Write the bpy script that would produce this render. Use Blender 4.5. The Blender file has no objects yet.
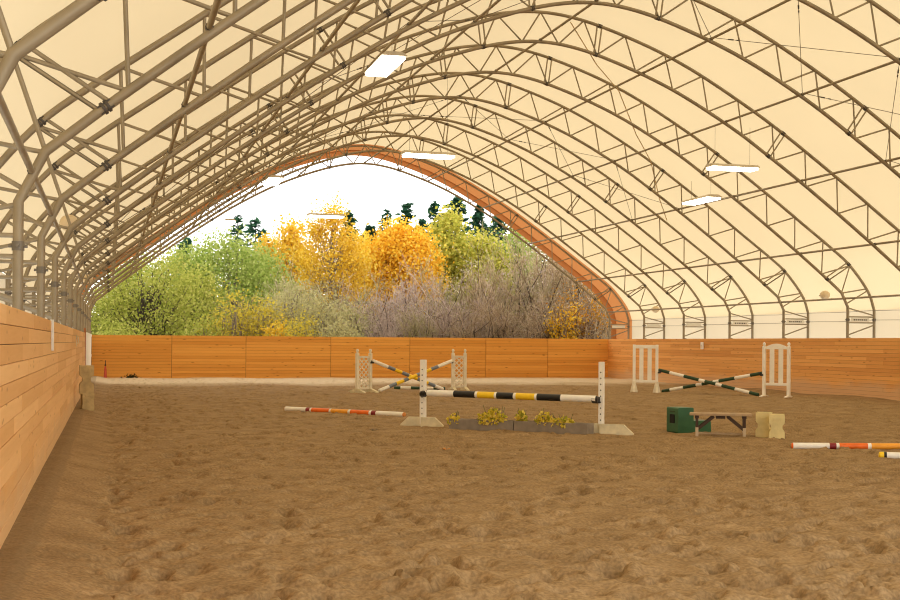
import bpy, math, random
import numpy as np
from mathutils import Vector, Matrix
random.seed(7); np.random.seed(7)
scene = bpy.context.scene
COL = scene.collection
PI = math.pi
S = 3.42            # truss spacing along the hall
EYE = 1.38          # camera height
CX = 9.37           # centre line of the hall
NLAST = 14          # truss at the open far end
YEND = NLAST * S

# ------------------------------------------------------------------ camera
F = 1277.0
TH = math.atan(341 / F)
cam = bpy.data.objects.new('camera', bpy.data.cameras.new('camera'))
COL.objects.link(cam)
cam.data.sensor_width = 36; cam.data.lens = F / 900 * 36
cam.data.shift_y = 43.4 / 900
cam.data.clip_end = 600; cam.data.clip_start = .05
cam.matrix_world = (Matrix.Translation((0, 0, EYE)) @ Matrix.Rotation(-TH, 4, 'Z')
                    @ Matrix.Rotation(PI / 2, 4, 'X') @ Matrix.Rotation(.007, 4, 'Z'))
scene.camera = cam

def at(u, d):
    """ground point on the bearing of column u, d metres in front of the viewpoint"""
    x = (u - 450) / F; c, s = math.cos(TH), math.sin(TH)
    return Vector((d * (x * c + s), d * (c - x * s), 0))

# ------------------------------------------------------------------ materials
def mat(name, color, rough=.6, metal=0.0, var=0.0, scale=8.0, bump=0.0, bscale=60., coords='Object', spec=.4):
    m = bpy.data.materials.new(name); m.use_nodes = True
    nt = m.node_tree; n = nt.nodes; b = n['Principled BSDF']
    b.inputs['Base Color'].default_value = (*color, 1)
    b.inputs['Roughness'].default_value = rough; b.inputs['Metallic'].default_value = metal
    b.inputs['Specular IOR Level'].default_value = spec
    if var or bump:
        tc = n.new('ShaderNodeTexCoord')
    if var:
        no = n.new('ShaderNodeTexNoise'); no.inputs['Scale'].default_value = scale; no.inputs['Detail'].default_value = 5
        nt.links.new(tc.outputs[coords], no.inputs['Vector'])
        rmp = n.new('ShaderNodeValToRGB')
        rmp.color_ramp.elements[0].position = .3; rmp.color_ramp.elements[1].position = .7
        rmp.color_ramp.elements[0].color = (*[c * (1 - var) for c in color], 1)
        rmp.color_ramp.elements[1].color = (*[min(1, c * (1 + var)) for c in color], 1)
        nt.links.new(no.outputs['Fac'], rmp.inputs['Fac']); nt.links.new(rmp.outputs['Color'], b.inputs['Base Color'])
    if bump:
        nb = n.new('ShaderNodeTexNoise'); nb.inputs['Scale'].default_value = bscale; nb.inputs['Detail'].default_value = 4
        nt.links.new(tc.outputs[coords], nb.inputs['Vector'])
        bp = n.new('ShaderNodeBump'); bp.inputs['Strength'].default_value = bump; bp.inputs['Distance'].default_value = .02
        nt.links.new(nb.outputs['Fac'], bp.inputs['Height']); nt.links.new(bp.outputs['Normal'], b.inputs['Normal'])
    return m

def fabric_mat(name, diff, trans, mix, seam=0.0):
    m = bpy.data.materials.new(name); m.use_nodes = True
    nt = m.node_tree; n = nt.nodes; n.clear()
    out = n.new('ShaderNodeOutputMaterial'); mx = n.new('ShaderNodeMixShader'); mx.inputs[0].default_value = mix
    d = n.new('ShaderNodeBsdfDiffuse'); d.inputs[0].default_value = (*diff, 1)
    t = n.new('ShaderNodeBsdfTranslucent'); t.inputs[0].default_value = (*trans, 1)
    nt.links.new(d.outputs[0], mx.inputs[1]); nt.links.new(t.outputs[0], mx.inputs[2]); nt.links.new(mx.outputs[0], out.inputs[0])
    tc = n.new('ShaderNodeTexCoord'); no = n.new('ShaderNodeTexNoise'); no.inputs['Scale'].default_value = .5; no.inputs['Detail'].default_value = 3
    nt.links.new(tc.outputs['Object'], no.inputs['Vector'])
    rmp = n.new('ShaderNodeValToRGB')
    rmp.color_ramp.elements[0].color = (*[c * .94 for c in trans], 1); rmp.color_ramp.elements[1].color = (*[min(1, c * 1.04) for c in trans], 1)
    nt.links.new(no.outputs['Fac'], rmp.inputs['Fac']); nt.links.new(rmp.outputs['Color'], t.inputs[0])
    return m

def leaf_mat(name, c1, c2, c3=None):
    m = bpy.data.materials.new(name); m.use_nodes = True
    nt = m.node_tree; n = nt.nodes; n.clear()
    out = n.new('ShaderNodeOutputMaterial'); mx = n.new('ShaderNodeMixShader'); mx.inputs[0].default_value = .45
    d = n.new('ShaderNodeBsdfDiffuse'); t = n.new('ShaderNodeBsdfTranslucent')
    g = n.new('ShaderNodeNewGeometry'); r = n.new('ShaderNodeValToRGB')
    e = r.color_ramp.elements; e[0].color = (*c1, 1); e[1].color = (*c2, 1)
    if c3:
        k = r.color_ramp.elements.new(.5); k.color = (*c2, 1); e[2].color = (*c3, 1)
    nt.links.new(g.outputs['Random Per Island'], r.inputs[0])
    nt.links.new(r.outputs[0], d.inputs[0]); nt.links.new(r.outputs[0], t.inputs[0])
    nt.links.new(d.outputs[0], mx.inputs[1]); nt.links.new(t.outputs[0], mx.inputs[2]); nt.links.new(mx.outputs[0], out.inputs[0])
    return m

def wood_mat(name, c_lo, c_hi, c_knot, along=0, grain=1.0, dust=None, rough=.7):
    """boards: colour per board, grain along axis `along`, knots, optional sand dust near the foot"""
    m = bpy.data.materials.new(name); m.use_nodes = True
    nt = m.node_tree; n = nt.nodes; b = n['Principled BSDF']; L = nt.links.new
    b.inputs['Roughness'].default_value = rough; b.inputs['Specular IOR Level'].default_value = .25
    tc = n.new('ShaderNodeTexCoord'); mp = n.new('ShaderNodeMapping')
    sc = [14., 14., 14.]; sc[along] = .7; mp.inputs['Scale'].default_value = sc
    g = n.new('ShaderNodeNewGeometry')
    ad = n.new('ShaderNodeVectorMath'); ad.operation = 'ADD'
    ml = n.new('ShaderNodeMath'); ml.operation = 'MULTIPLY'; ml.inputs[1].default_value = 37.
    L(g.outputs['Random Per Island'], ml.inputs[0]); L(tc.outputs['Object'], ad.inputs[0]); L(ml.outputs[0], ad.inputs[1])
    L(ad.outputs[0], mp.inputs['Vector'])
    no = n.new('ShaderNodeTexNoise'); no.inputs['Scale'].default_value = 2.0; no.inputs['Detail'].default_value = 6; no.inputs['Distortion'].default_value = .6
    L(mp.outputs[0], no.inputs['Vector'])
    r1 = n.new('ShaderNodeValToRGB'); r1.color_ramp.elements[0].color = (*c_lo, 1); r1.color_ramp.elements[1].color = (*c_hi, 1)
    m1 = n.new('ShaderNodeMath'); m1.operation = 'MULTIPLY_ADD'; m1.inputs[1].default_value = .55 * grain
    m2 = n.new('ShaderNodeMath'); m2.operation = 'MULTIPLY'; m2.inputs[1].default_value = .62
    L(g.outputs['Random Per Island'], m2.inputs[0]); L(no.outputs['Fac'], m1.inputs[0]); L(m2.outputs[0], m1.inputs[2]); L(m1.outputs[0], r1.inputs[0])
    vo = n.new('ShaderNodeTexVoronoi'); vo.inputs['Scale'].default_value = 1.0
    mk = n.new('ShaderNodeMapping'); s2 = [9., 9., 9.]; s2[along] = 2.2; mk.inputs['Scale'].default_value = s2
    L(ad.outputs[0], mk.inputs['Vector']); L(mk.outputs[0], vo.inputs['Vector'])
    rk = n.new('ShaderNodeValToRGB'); rk.color_ramp.elements[0].position = .07; rk.color_ramp.elements[1].position = .17
    rk.color_ramp.elements[0].color = (.8, .8, .8, 1); rk.color_ramp.elements[1].color = (0, 0, 0, 1)
    L(vo.outputs['Distance'], rk.inputs[0])
    mx = n.new('ShaderNodeMixRGB'); mx.inputs[2].default_value = (*c_knot, 1)
    L(rk.outputs[0], mx.inputs[0]); L(r1.outputs[0], mx.inputs[1])
    last = mx.outputs[0]
    if dust:
        sx = n.new('ShaderNodeSeparateXYZ'); L(tc.outputs['Object'], sx.inputs[0])
        nn = n.new('ShaderNodeTexNoise'); nn.inputs['Scale'].default_value = 1.3; L(tc.outputs['Object'], nn.inputs['Vector'])
        aa = n.new('ShaderNodeMath'); aa.operation = 'MULTIPLY_ADD'; aa.inputs[1].default_value = -.5; L(nn.outputs['Fac'], aa.inputs[0]); L(sx.outputs[2], aa.inputs[2])
        rd = n.new('ShaderNodeValToRGB'); rd.color_ramp.elements[0].position = -.0; rd.color_ramp.elements[1].position = .22
        rd.color_ramp.elements[0].color = (.85, .85, .85, 1); rd.color_ramp.elements[1].color = (0, 0, 0, 1); L(aa.outputs[0], rd.inputs[0])
        md = n.new('ShaderNodeMixRGB'); md.inputs[2].default_value = (*dust, 1); L(rd.outputs[0], md.inputs[0]); L(last, md.inputs[1]); last = md.outputs[0]
    L(last, b.inputs['Base Color'])
    bp = n.new('ShaderNodeBump'); bp.inputs['Strength'].default_value = .25; bp.inputs['Distance'].default_value = .004
    L(no.outputs['Fac'], bp.inputs['Height']); L(bp.outputs[0], b.inputs['Normal'])
    return m

def emit_mat(name, color, strength):
    m = bpy.data.materials.new(name); m.use_nodes = True
    b = m.node_tree.nodes['Principled BSDF']; b.inputs['Base Color'].default_value = (*color, 1)
    b.inputs['Emission Color'].default_value = (*color, 1); b.inputs['Emission Strength'].default_value = strength
    return m

STEEL = mat('galvanised_steel', (.315, .255, .165), .5, .25, .18, 3.0)
STEEL_D = mat('dark_clamp_steel', (.10, .085, .07), .6, .4)
BRACK = mat('bracket_steel', (.20, .17, .13), .55, .3)
CABLE = mat('steel_cable', (.22, .18, .13), .6, .3)
FABRIC = fabric_mat('roof_membrane', (.88, .76, .54), (.66, .53, .315), .5)
FABRIC_W = fabric_mat('sidewall_membrane', (.88, .78, .60), (.50, .415, .28), .5)
VALANCE = fabric_mat('orange_valance_fabric', (.66, .27, .085), (.46, .185, .06), .5)
WOOD_L = wood_mat('left_wall_planks', (.66, .34, .115), (.90, .56, .25), (.50, .25, .09), 1, .7, dust=(.68, .43, .21))
WOOD_R = wood_mat('right_wall_planks', (.62, .255, .055), (.88, .46, .14), (.38, .15, .035), 1, 1.0, dust=(.68, .42, .22))
WOOD_F = wood_mat('far_wall_planks', (.60, .245, .04), (.84, .42, .095), (.28, .09, .015), 0, 1.1)
BRIGHTPOST = mat('red_brown_post', (.42, .15, .05), .7, 0, .15, 4)
WHITEP = mat('white_panel_paint', (.85, .82, .76), .6, 0, .05, 3)
W_PAINT = mat('white_jump_paint', (.90, .86, .77), .5, 0, .05, 6)
W_PAINT2 = mat('cream_weathered_paint', (.78, .71, .56), .6, 0, .12, 7)
W_BASE = mat('cream_base_paint', (.70, .62, .42), .65, 0, .2, 6)
BLACK = mat('black_paint', (.015, .013, .012), .45)
YELLOW = mat('yellow_paint', (.92, .60, .02), .45, 0, .06, 9)
BLUEGREY = mat('blue_grey_paint', (.19, .22, .27), .5)
GREEN = mat('dark_green_paint', (.018, .055, .022), .5)
RED = mat('orange_red_paint', (.86, .165, .015), .45, 0, .1, 8)
ORANGE = mat('orange_paint', (.85, .36, .03), .45, 0, .1, 8)
MAROON = mat('maroon_paint', (.25, .015, .02), .5)
WOODEND = mat('pole_end_wood', (.65, .25, .06), .7)
CUP = mat('black_jump_cup', (.02, .018, .016), .4)
MBGREEN = mat('green_plastic', (.035, .125, .055), .5, 0, .15, 5)
HOLE = mat('dark_hollow', (.008, .008, .008), .9)
BENCH = mat('weathered_bench_top', (.42, .29, .16), .7, 0, .2, 9)
BENCH_D = mat('dark_bench_brackets', (.06, .032, .018), .7)
BENCH_L = mat('pale_bench_leg_ends', (.55, .42, .27), .7)
BLOCK = mat('pale_yellow_plastic', (.70, .58, .27), .55, 0, .15, 6)
BLOCK_D = mat('dusty_tan_plastic', (.50, .38, .17), .6, 0, .25, 7)
PLANTER = mat('grey_weathered_planter', (.26, .21, .155), .8, 0, .18, 7)
BARK = mat('tree_bark', (.085, .06, .045), .9, 0, .3, 3)
BARK_P = mat('pale_bark', (.26, .20, .14), .9, 0, .25, 3)
CONE = mat('red_cone_plastic', (.55, .09, .05), .5)
GLOBE = mat('frosted_globe', (.72, .58, .38), .4)
HOUSING = mat('fixture_housing', (.62, .55, .42), .5)
TUBE = emit_mat('lit_diffuser', (1, .97, .9), 9.0)
OUTLET = mat('outlet_cover', (.95, .92, .88), .5)

# ------------------------------------------------------------------ mesh builder
class MB:
    def __init__(self):
        self.v = []; self.f = []; self.mi = []; self.sm = []
    def add(self, vs, fs, mi=0, smooth=False):
        o = len(self.v); self.v += [tuple(p) for p in vs]
        for q in fs: self.f.append(tuple(i + o for i in q)); self.mi.append(mi); self.sm.append(smooth)
    def box(self, c, size, rot=None, mi=0):
        hx, hy, hz = size[0] / 2, size[1] / 2, size[2] / 2
        vs = [Vector((x * hx, y * hy, z * hz)) for x in (-1, 1) for y in (-1, 1) for z in (-1, 1)]
        if rot is not None: vs = [rot @ p for p in vs]
        c = Vector(c)
        self.add([p + c for p in vs], [(0, 1, 3, 2), (4, 6, 7, 5), (0, 4, 5, 1), (2, 3, 7, 6), (0, 2, 6, 4), (1, 5, 7, 3)], mi)
    def bevbox(self, c, size, b=.01, rot=None, mi=0):
        """box with chamfered edges"""
        h = [max(s / 2, 1e-4) for s in size]; b = min(b, min(h) * .45)
        vs = []; idx = {}
        for sx in (-1, 1):
            for sy in (-1, 1):
                for sz in (-1, 1):
                    for ax in range(3):
                        p = [sx * (h[0] - b), sy * (h[1] - b), sz * (h[2] - b)]
                        p[ax] += (sx, sy, sz)[ax] * b
                        idx[(sx, sy, sz, ax)] = len(vs); vs.append(Vector(p))
        fs = []
        for ax in range(3):
            o = [a for a in range(3) if a != ax]
            for s in (-1, 1):
                q = []
                for a, e in ((-1, -1), (1, -1), (1, 1), (-1, 1)):
                    k = [0, 0, 0]; k[ax] = s; k[o[0]] = a; k[o[1]] = e; q.append(idx[(*k, ax)])
                fs.append(tuple(q))
            for a in (-1, 1):
                for e in (-1, 1):
                    k0 = [0, 0, 0]; k1 = [0, 0, 0]; k0[ax] = -1; k1[ax] = 1
                    for k in (k0, k1): k[o[0]] = a; k[o[1]] = e
                    fs.append((idx[(*k0, o[0])], idx[(*k1, o[0])], idx[(*k1, o[1])], idx[(*k0, o[1])]))
        for sx in (-1, 1):
            for sy in (-1, 1):
                for sz in (-1, 1): fs.append(tuple(idx[(sx, sy, sz, a)] for a in range(3)))
        if rot is not None: vs = [rot @ p for p in vs]
        c = Vector(c); self.add([p + c for p in vs], fs, mi)
    def tube(self, pts, r, n=8, mi=0, cap=True, smooth=True):
        pts = [Vector(p) for p in pts]; k = len(pts)
        rs = r if isinstance(r, (list, tuple)) else [r] * k
        ts = []
        for i in range(k):
            a = pts[max(0, i - 1)]; b = pts[min(k - 1, i + 1)]; ts.append((b - a).normalized())
        up = Vector((0, 1, 0)) if abs(ts[0].y) < .9 else Vector((0, 0, 1))
        x = ts[0].cross(up).normalized()
        vs = []
        for i in range(k):
            x = (x - ts[i] * x.dot(ts[i])).normalized(); y = ts[i].cross(x)
            for j in range(n):
                a = 2 * PI * j / n; vs.append(pts[i] + (x * math.cos(a) + y * math.sin(a)) * rs[i])
        fs = [(i * n + j, i * n + (j + 1) % n, (i + 1) * n + (j + 1) % n, (i + 1) * n + j) for i in range(k - 1) for j in range(n)]
        self.add(vs, fs, mi, smooth)
        if cap:
            self.add(vs[:n], [tuple(range(n - 1, -1, -1))], mi); self.add(vs[-n:], [tuple(range(n))], mi)
    def prism(self, poly, axis, a, b, mi=0):
        """extrude a polygon (p, q) along axis from a to b"""
        def P(p, q, t): return {0: (t, p, q), 1: (p, t, q), 2: (p, q, t)}[axis]
        n = len(poly); vs = [P(p, q, a) for p, q in poly] + [P(p, q, b) for p, q in poly]
        fs = [tuple(range(n)), tuple(range(2 * n - 1, n - 1, -1))] + [(i, (i + 1) % n, n + (i + 1) % n, n + i) for i in range(n)]
        self.add(vs, fs, mi)
    def sphere(self, c, r, n=14, m=8, mi=0):
        rr = r if isinstance(r, (tuple, list)) else (r, r, r); vs = []; fs = []
        for i in range(m + 1):
            for j in range(n):
                a = PI * i / m; b = 2 * PI * j / n
                vs.append((c[0] + rr[0] * math.sin(a) * math.cos(b), c[1] + rr[1] * math.sin(a) * math.sin(b), c[2] + rr[2] * math.cos(a)))
        for i in range(m):
            for j in range(n): fs.append((i * n + j, i * n + (j + 1) % n, (i + 1) * n + (j + 1) % n, (i + 1) * n + j))
        self.add(vs, fs, mi, True)
    def mesh(self, name, mats):
        me = bpy.data.meshes.new(name); me.from_pydata(self.v, [], self.f)
        for m in (mats if isinstance(mats, (list, tuple)) else [mats]): me.materials.append(m)
        me.polygons.foreach_set('material_index', self.mi); me.polygons.foreach_set('use_smooth', self.sm); me.update()
        return me
    def build(self, name, mats, parent=None, loc=None):
        return link(name, self.mesh(name, mats), parent, loc)

def link(name, me, parent=None, loc=None, rot=None):
    o = bpy.data.objects.new(name, me); COL.objects.link(o)
    if parent is not None: o.parent = parent
    if loc is not None: o.location = loc
    if rot is not None: o.rotation_euler = rot
    return o
def tag(o, label, cat, group=None, kind=None):
    o['label'] = label; o['category'] = cat
    if group: o['group'] = group
    if kind: o['kind'] = kind
    return o
def thing(name, label, cat, loc=(0, 0, 0), rz=0, group=None):
    o = bpy.data.objects.new(name, None); COL.objects.link(o); o.empty_display_size = .1
    o.location = loc; o.rotation_euler = (0, 0, rz)
    return tag(o, label, cat, group)
def structure(o, label, cat):
    return tag(o, label, cat, None, 'structure')
def copy_tree(o, loc, rz, label, sc=None):
    r = o.copy(); COL.objects.link(r); r.location = loc; r.rotation_euler = (0, 0, rz); r['label'] = label
    if sc: r.scale = sc
    for ch in list(o.children):
        c = ch.copy(); COL.objects.link(c); c.parent = r
        for g in list(ch.children):
            d = g.copy(); COL.objects.link(d); d.parent = c
    return r
ORD = ['', 'first', 'second', 'third', 'fourth', 'fifth', 'sixth', 'seventh', 'eighth', 'ninth', 'tenth', 'eleventh', 'twelfth', 'thirteenth', 'fourteenth']

# ------------------------------------------------------------------ arch profile (d from centre line, z above ground)
E_ = EYE
INNER = [(10.045, 1.06), (9.85, 1.45), (9.45, 1.78), (9.12, 2.04), (8.5, 2.52), (7.6, 3.19), (6.67, 3.86), (5.75, 4.49), (4.84, 5.08), (3.6, 5.76), (2.6, 6.20), (1.5, 6.58), (.7, 6.77), (0, 6.83)]
OUTER = [(10.86, .99), (10.66, 1.50), (10.10, 2.19), (9.49, 2.68), (8.67, 3.27), (8.05, 3.72), (7.05, 4.42), (6.12, 5.05), (5.2, 5.62), (3.92, 6.33), (2.83, 6.82), (1.65, 7.22), (.78, 7.43), (0, 7.50)]
def smooth(pts, keep=0, n=6):
    """Catmull-Rom through the points (the first `keep` segments stay straight)"""
    out = []
    for i in range(len(pts) - 1):
        p1, p2 = np.array(pts[i]), np.array(pts[i + 1])
        if i < keep: out.append(tuple(p1)); continue
        p0 = np.array(pts[i - 1]) if i > keep else 2 * p1 - p2
        p3 = np.array(pts[i + 2]) if i + 2 < len(pts) else np.array((-pts[i][0], pts[i][1]))
        for t in np.linspace(0, 1, n, endpoint=False):
            out.append(tuple(.5 * (2 * p1 + (p2 - p0) * t + (2 * p0 - 5 * p1 + 4 * p2 - p3) * t * t + (3 * p1 - p0 - 3 * p2 + p3) * t ** 3)))
    out.append(tuple(pts[-1])); return out
IN_H = smooth(INNER, 2, 5); OUT_H = smooth(OUTER, 0, 5)
def full(h): return [(-d, z) for d, z in h] + [(d, z) for d, z in h[::-1][1:]]
def arclen(h):
    L = [0]
    for a, b in zip(h, h[1:]): L.append(L[-1] + math.dist(a, b))
    return L
def pick(h, L, s):
    for i in range(len(L) - 1):
        if s <= L[i + 1] + 1e-9:
            t = (s - L[i]) / (L[i + 1] - L[i]); return (h[i][0] + (h[i + 1][0] - h[i][0]) * t, h[i][1] + (h[i + 1][1] - h[i][1]) * t)
    return h[-1]
def inner_z(d):
    d = abs(d)
    for a, b in zip(IN_H, IN_H[1:]):
        if b[0] <= d <= a[0]: return a[1] + (b[1] - a[1]) * (a[0] - d) / max(1e-6, a[0] - b[0]) + EYE
    return 1.08 + EYE

def P3(d, z): return Vector((d, 0, z + EYE))
# struts of one half (d, z): main webbing then post webbing
arc_in = [p for p in IN_H if p[1] >= 1.78 - 1e-6]; arc_out = [p for p in OUT_H if p[1] >= 2.19 - 1e-6]
Li, Lo = arclen(arc_in), arclen(arc_out)
NP = 11
struts = []
for i in range(NP):
    b0 = pick(arc_out, Lo, Lo[-1] * i / NP); b1 = pick(arc_out, Lo, Lo[-1] * (i + 1) / NP)
    md_ = ((b0[0] + b1[0]) / 2, (b0[1] + b1[1]) / 2); a = min((pick(arc_in, Li, Li[-1] * j / 400) for j in range(401)), key=lambda q: math.dist(q, md_))
    struts.append((a, b0)); struts.append((a, b1))
for fr in (.005, .425, .875):
    for off in (-.005, .005):
        struts.append((pick(arc_in, Li, Li[-1] * (fr + off)), pick(arc_out, Lo, Lo[-1] * (fr + off))))
struts += [((9.85, 1.45), (10.10, 2.19)), ((9.45, 1.78), (10.10, 2.19)), ((9.85, 1.44), (10.63, 1.57)), ((9.98, 1.14), (10.65, 1.52)),
           ((10.045, 1.04), (10.86, .84)), ((10.045, .80), (10.86, .80)), ((10.045, .64), (10.86, .64)), ((10.86, .58), (10.045, .30)),
           ((10.045, .25), (10.86, -.05)), ((10.86, -.10), (10.045, -.42)), ((10.045, -.47), (10.86, -.80)), ((10.86, -.85), (10.045, -1.2))]
def chord_mesh(name, h, base, r):
    b = MB(); prof = full(h)
    pts = [P3(*(-base, -EYE))] + [P3(*p) for p in prof] + [P3(base, -EYE)]
    b.tube(pts, r, 10); return b.mesh(name, STEEL)
ME_IN = chord_mesh('inner_chord', IN_H, 10.045, .040); ME_OUT = chord_mesh('outer_chord', OUT_H, 10.86, .038)
ME_ST = []
for (a, b_) in struts:
    for sg in (-1, 1):
        mb = MB(); mb.tube([P3(sg * a[0], a[1]), P3(sg * b_[0], b_[1])], .019, 6, cap=False); ME_ST.append(mb.mesh('web_strut', STEEL))
# splice flanges and base plates
ME_FL = []
for fr in (.005, .425, .875):
    for sg in (-1, 1):
        for (h, L, r) in ((arc_in, Li, .052), (arc_out, Lo, .05)):
            p = pick(h, L, L[-1] * fr); q = pick(h, L, L[-1] * (fr + .01)); t = (P3(sg * q[0], q[1]) - P3(sg * p[0], p[1])).normalized()
            c = P3(sg * p[0], p[1]); mb = MB(); mb.tube([c - t * .03, c - t * .006], r, 8); mb.tube([c + t * .006, c + t * .03], r, 8)
            for a in range(4):
                n1 = t.cross(Vector((0, 1, 0))); off = n1 * math.cos(a * PI / 2 + .7) * r * .8 + Vector((0, 1, 0)) * math.sin(a * PI / 2 + .7) * r * .8
                mb.tube([c + off - t * .06, c + off + t * .06], .008, 5)
            ME_FL.append(mb.mesh('splice_flange', STEEL_D))
ME_PL = []
for sg in (-1, 1):
    for x in (10.045, 10.86):
        mb = MB(); mb.bevbox((sg * x, 0, .01), (.22, .22, .02), .004); ME_PL.append(mb.mesh('base_plate', STEEL))
ME_BR = []
for sg in (-1, 1):
    for x in (10.045, 10.86):
        mb = MB(); c = P3(sg * x, .72); mb.tube([c - Vector((0, 0, .035)), c + Vector((0, 0, .035))], .047, 10)
        mb.tube([c - Vector((.07 if x < 10.5 else .07, 0, 0)), c + Vector((.07, 0, 0))], .014, 6); mb.tube([c - Vector((0, .09, 0)), c + Vector((0, .09, 0))], .014, 6)
        ME_BR.append(mb.mesh('post_bracket', BRACK))
mb = MB(); mb.bevbox(P3(10.43, .72), (.56, .012, .1), .003); ME_PLATE = mb.mesh('maker_plate', mat('plate_white', (.72, .66, .54), .5))
mb = MB()
for i, (w, g) in enumerate([(.05, .0), (.035, .065), (.045, .13), (.03, .19), (.05, .245), (.05, .315), (.03, .375)]):
    mb.box(P3(10.25 + g, .72) - Vector((0, .0075, 0)), (w, .003, .034))
ME_MARK = mb.mesh('plate_mark', BENCH_D)
TRUSS_LOC = lambda k: (CX, k * S, 0)
for k in range(2, NLAST + 1):
    n = NLAST + 1 - k
    lab = 'grey steel arch truss framing the open far end of the hall' if n == 1 else 'grey steel arch truss, %s one counting from the open far end' % ORD[n]
    t = thing('arch_truss', lab, 'truss', TRUSS_LOC(k), 0, 'steel arch trusses of the hall')
    link('inner_chord', ME_IN, t); link('outer_chord', ME_OUT, t)
    for me in ME_ST: link('web_strut', me, t)
    for me in ME_FL: link('splice_flange', me, t)
    for me in ME_PL: link('base_plate', me, t)
    for me in ME_BR: link('post_bracket', me, t)
    pl = link('maker_plate', ME_PLATE, t); pl['label'] = 'white plate bolted between the two posts'
    if 9 <= k <= 11: link('plate_mark', ME_MARK, pl)

# purlins: long pipes tying the inner chords together
PUR = [(0, 6.83, 'along the ridge'), (2.5, None, 'first {} of the ridge'), (4.6, None, 'second {} of the ridge'), (6.6, None, 'third {} of the ridge'), (8.6, None, 'fourth {} of the ridge'), (9.93, 1.25, 'lowest on the {} side, at the post tops')]
PNODE = {}
for i, (d, z, desc) in enumerate(PUR):
    for sg in ((1,) if d == 0 else (-1, 1)):
        zz = (inner_z(d) if z is None else z + EYE) + .045
        side = 'right' if sg > 0 else 'left'
        xx = CX + sg * (d + (.02 if i else 0)); PNODE[(i, sg)] = (xx, zz)
        t = thing('purlin_pipe', 'long grey steel purlin pipe, ' + desc.format(side), 'purlin', (xx, YEND / 2, zz), 0, 'purlin pipes of the roof')
        b = MB(); b.tube([(0, 1.2 * S - YEND / 2, 0), (0, YEND / 2 + .12, 0)], .027, 8); b.build('pipe', STEEL, t)
        cl = MB(); cl.tube([(0, -.03, 0), (0, .03, 0)], .034, 8); cl.box((0, 0, -.03), (.03, .04, .04)); me = cl.mesh('clamp', STEEL_D)
        for k in range(2, NLAST + 1): link('clamp', me, t, (0, k * S - YEND / 2, 0))
PNODE[(0, -1)] = PNODE[(0, 1)]
# cross bracing cables in three bays
pn = ['ridge pipe', 'first pipe', 'second pipe', 'third pipe', 'fourth pipe', 'lowest pipe']
for kb in (6, 10):
    for sg in (-1, 1):
        for i in range(5 if kb == 6 else 3):
            for fl in (0, 1):
                a = PNODE[(i, sg)]; b_ = PNODE[(i + 1, sg)]
                ya, yb = (kb, kb + 1) if fl == 0 else (kb + 1, kb)
                m = MB(); p, q = Vector((a[0], ya * S, a[1] + .03)), Vector((b_[0], yb * S, b_[1] + .03))
                c = (p + q) / 2
                m.tube([p - c, q - c], .0065, 5, cap=False)
                dv = (q - p).normalized()
                o = m.build('bracing_cable', CABLE, None, c)
                tag(o, 'thin cable from %s to %s, %s slope, far end %s, %s braced bay' % (pn[i].replace(' pipe', ''), pn[i + 1], 'right' if sg > 0 else 'left', 'low' if fl == 0 else 'high', {6: 'nearer', 10: 'farther'}[kb]), 'cable', 'bracing cables in the roof')
                tb = MB(); w = p - c + dv * .42; tb.tube([w, w + dv * .12], .015, 6); tb.tube([w + dv * .2, w + dv * .26], .013, 6); tb.build('turnbuckle', STEEL_D, o)
# long thin wires along the right and left sides
for sg in (-1, 1):
    side = 'right' if sg > 0 else 'left'
    for z, ds in ((.98, 10.88), (.72, 10.88)):
        m = MB(); pts = [Vector((0, (k + h) * S - YEND / 2, (-.02 if h else 0))) for k in range(2, NLAST) for h in (0, .5)] + [Vector((0, YEND / 2, 0))]
        m.tube(pts, .007, 5)
        tag(m.build('side_wire', CABLE, None, (CX + sg * (ds - .07), YEND / 2, z + EYE)), 'thin wire along the %s sidewall fabric, %s of the two' % (side, 'upper' if z > .9 else 'lower'), 'wire', 'wires along the sidewalls')
# loose electric cables slung below the membrane
for nm, k0, dd, lab in (('a', 4, (1.2, 3.0, 5.2, 7.4), 'pale electric cable slung under the right roof slope across nearer trusses'), ('b', 8, (.6, 2.8, 5.0, 7.0), 'pale electric cable slung under the right roof slope across farther trusses')):
    m = MB(); pts = []
    for i, d in enumerate(dd):
        z = pick(arc_out, Lo, Lo[-1] * (1 - d / 9.6))[1] + EYE - .12
        dq = pick(arc_out, Lo, Lo[-1] * (1 - d / 9.6))[0]
        pts.append(Vector((CX + dq, (k0 + i * .95) * S, z)))
        if i < len(dd) - 1:
            d2 = (d + dd[i + 1]) / 2; q = pick(arc_out, Lo, Lo[-1] * (1 - d2 / 9.6)); pts.append(Vector((CX + q[0], (k0 + (i + .5) * .95) * S, q[1] + EYE - .34)))
    c = pts[0].copy(); m.tube([p - c for p in pts], .013, 6)
    tag(m.build('electric_cable', mat('tan_cable_' + nm, (.62, .45, .22), .6), None, c), lab, 'cable')

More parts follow.
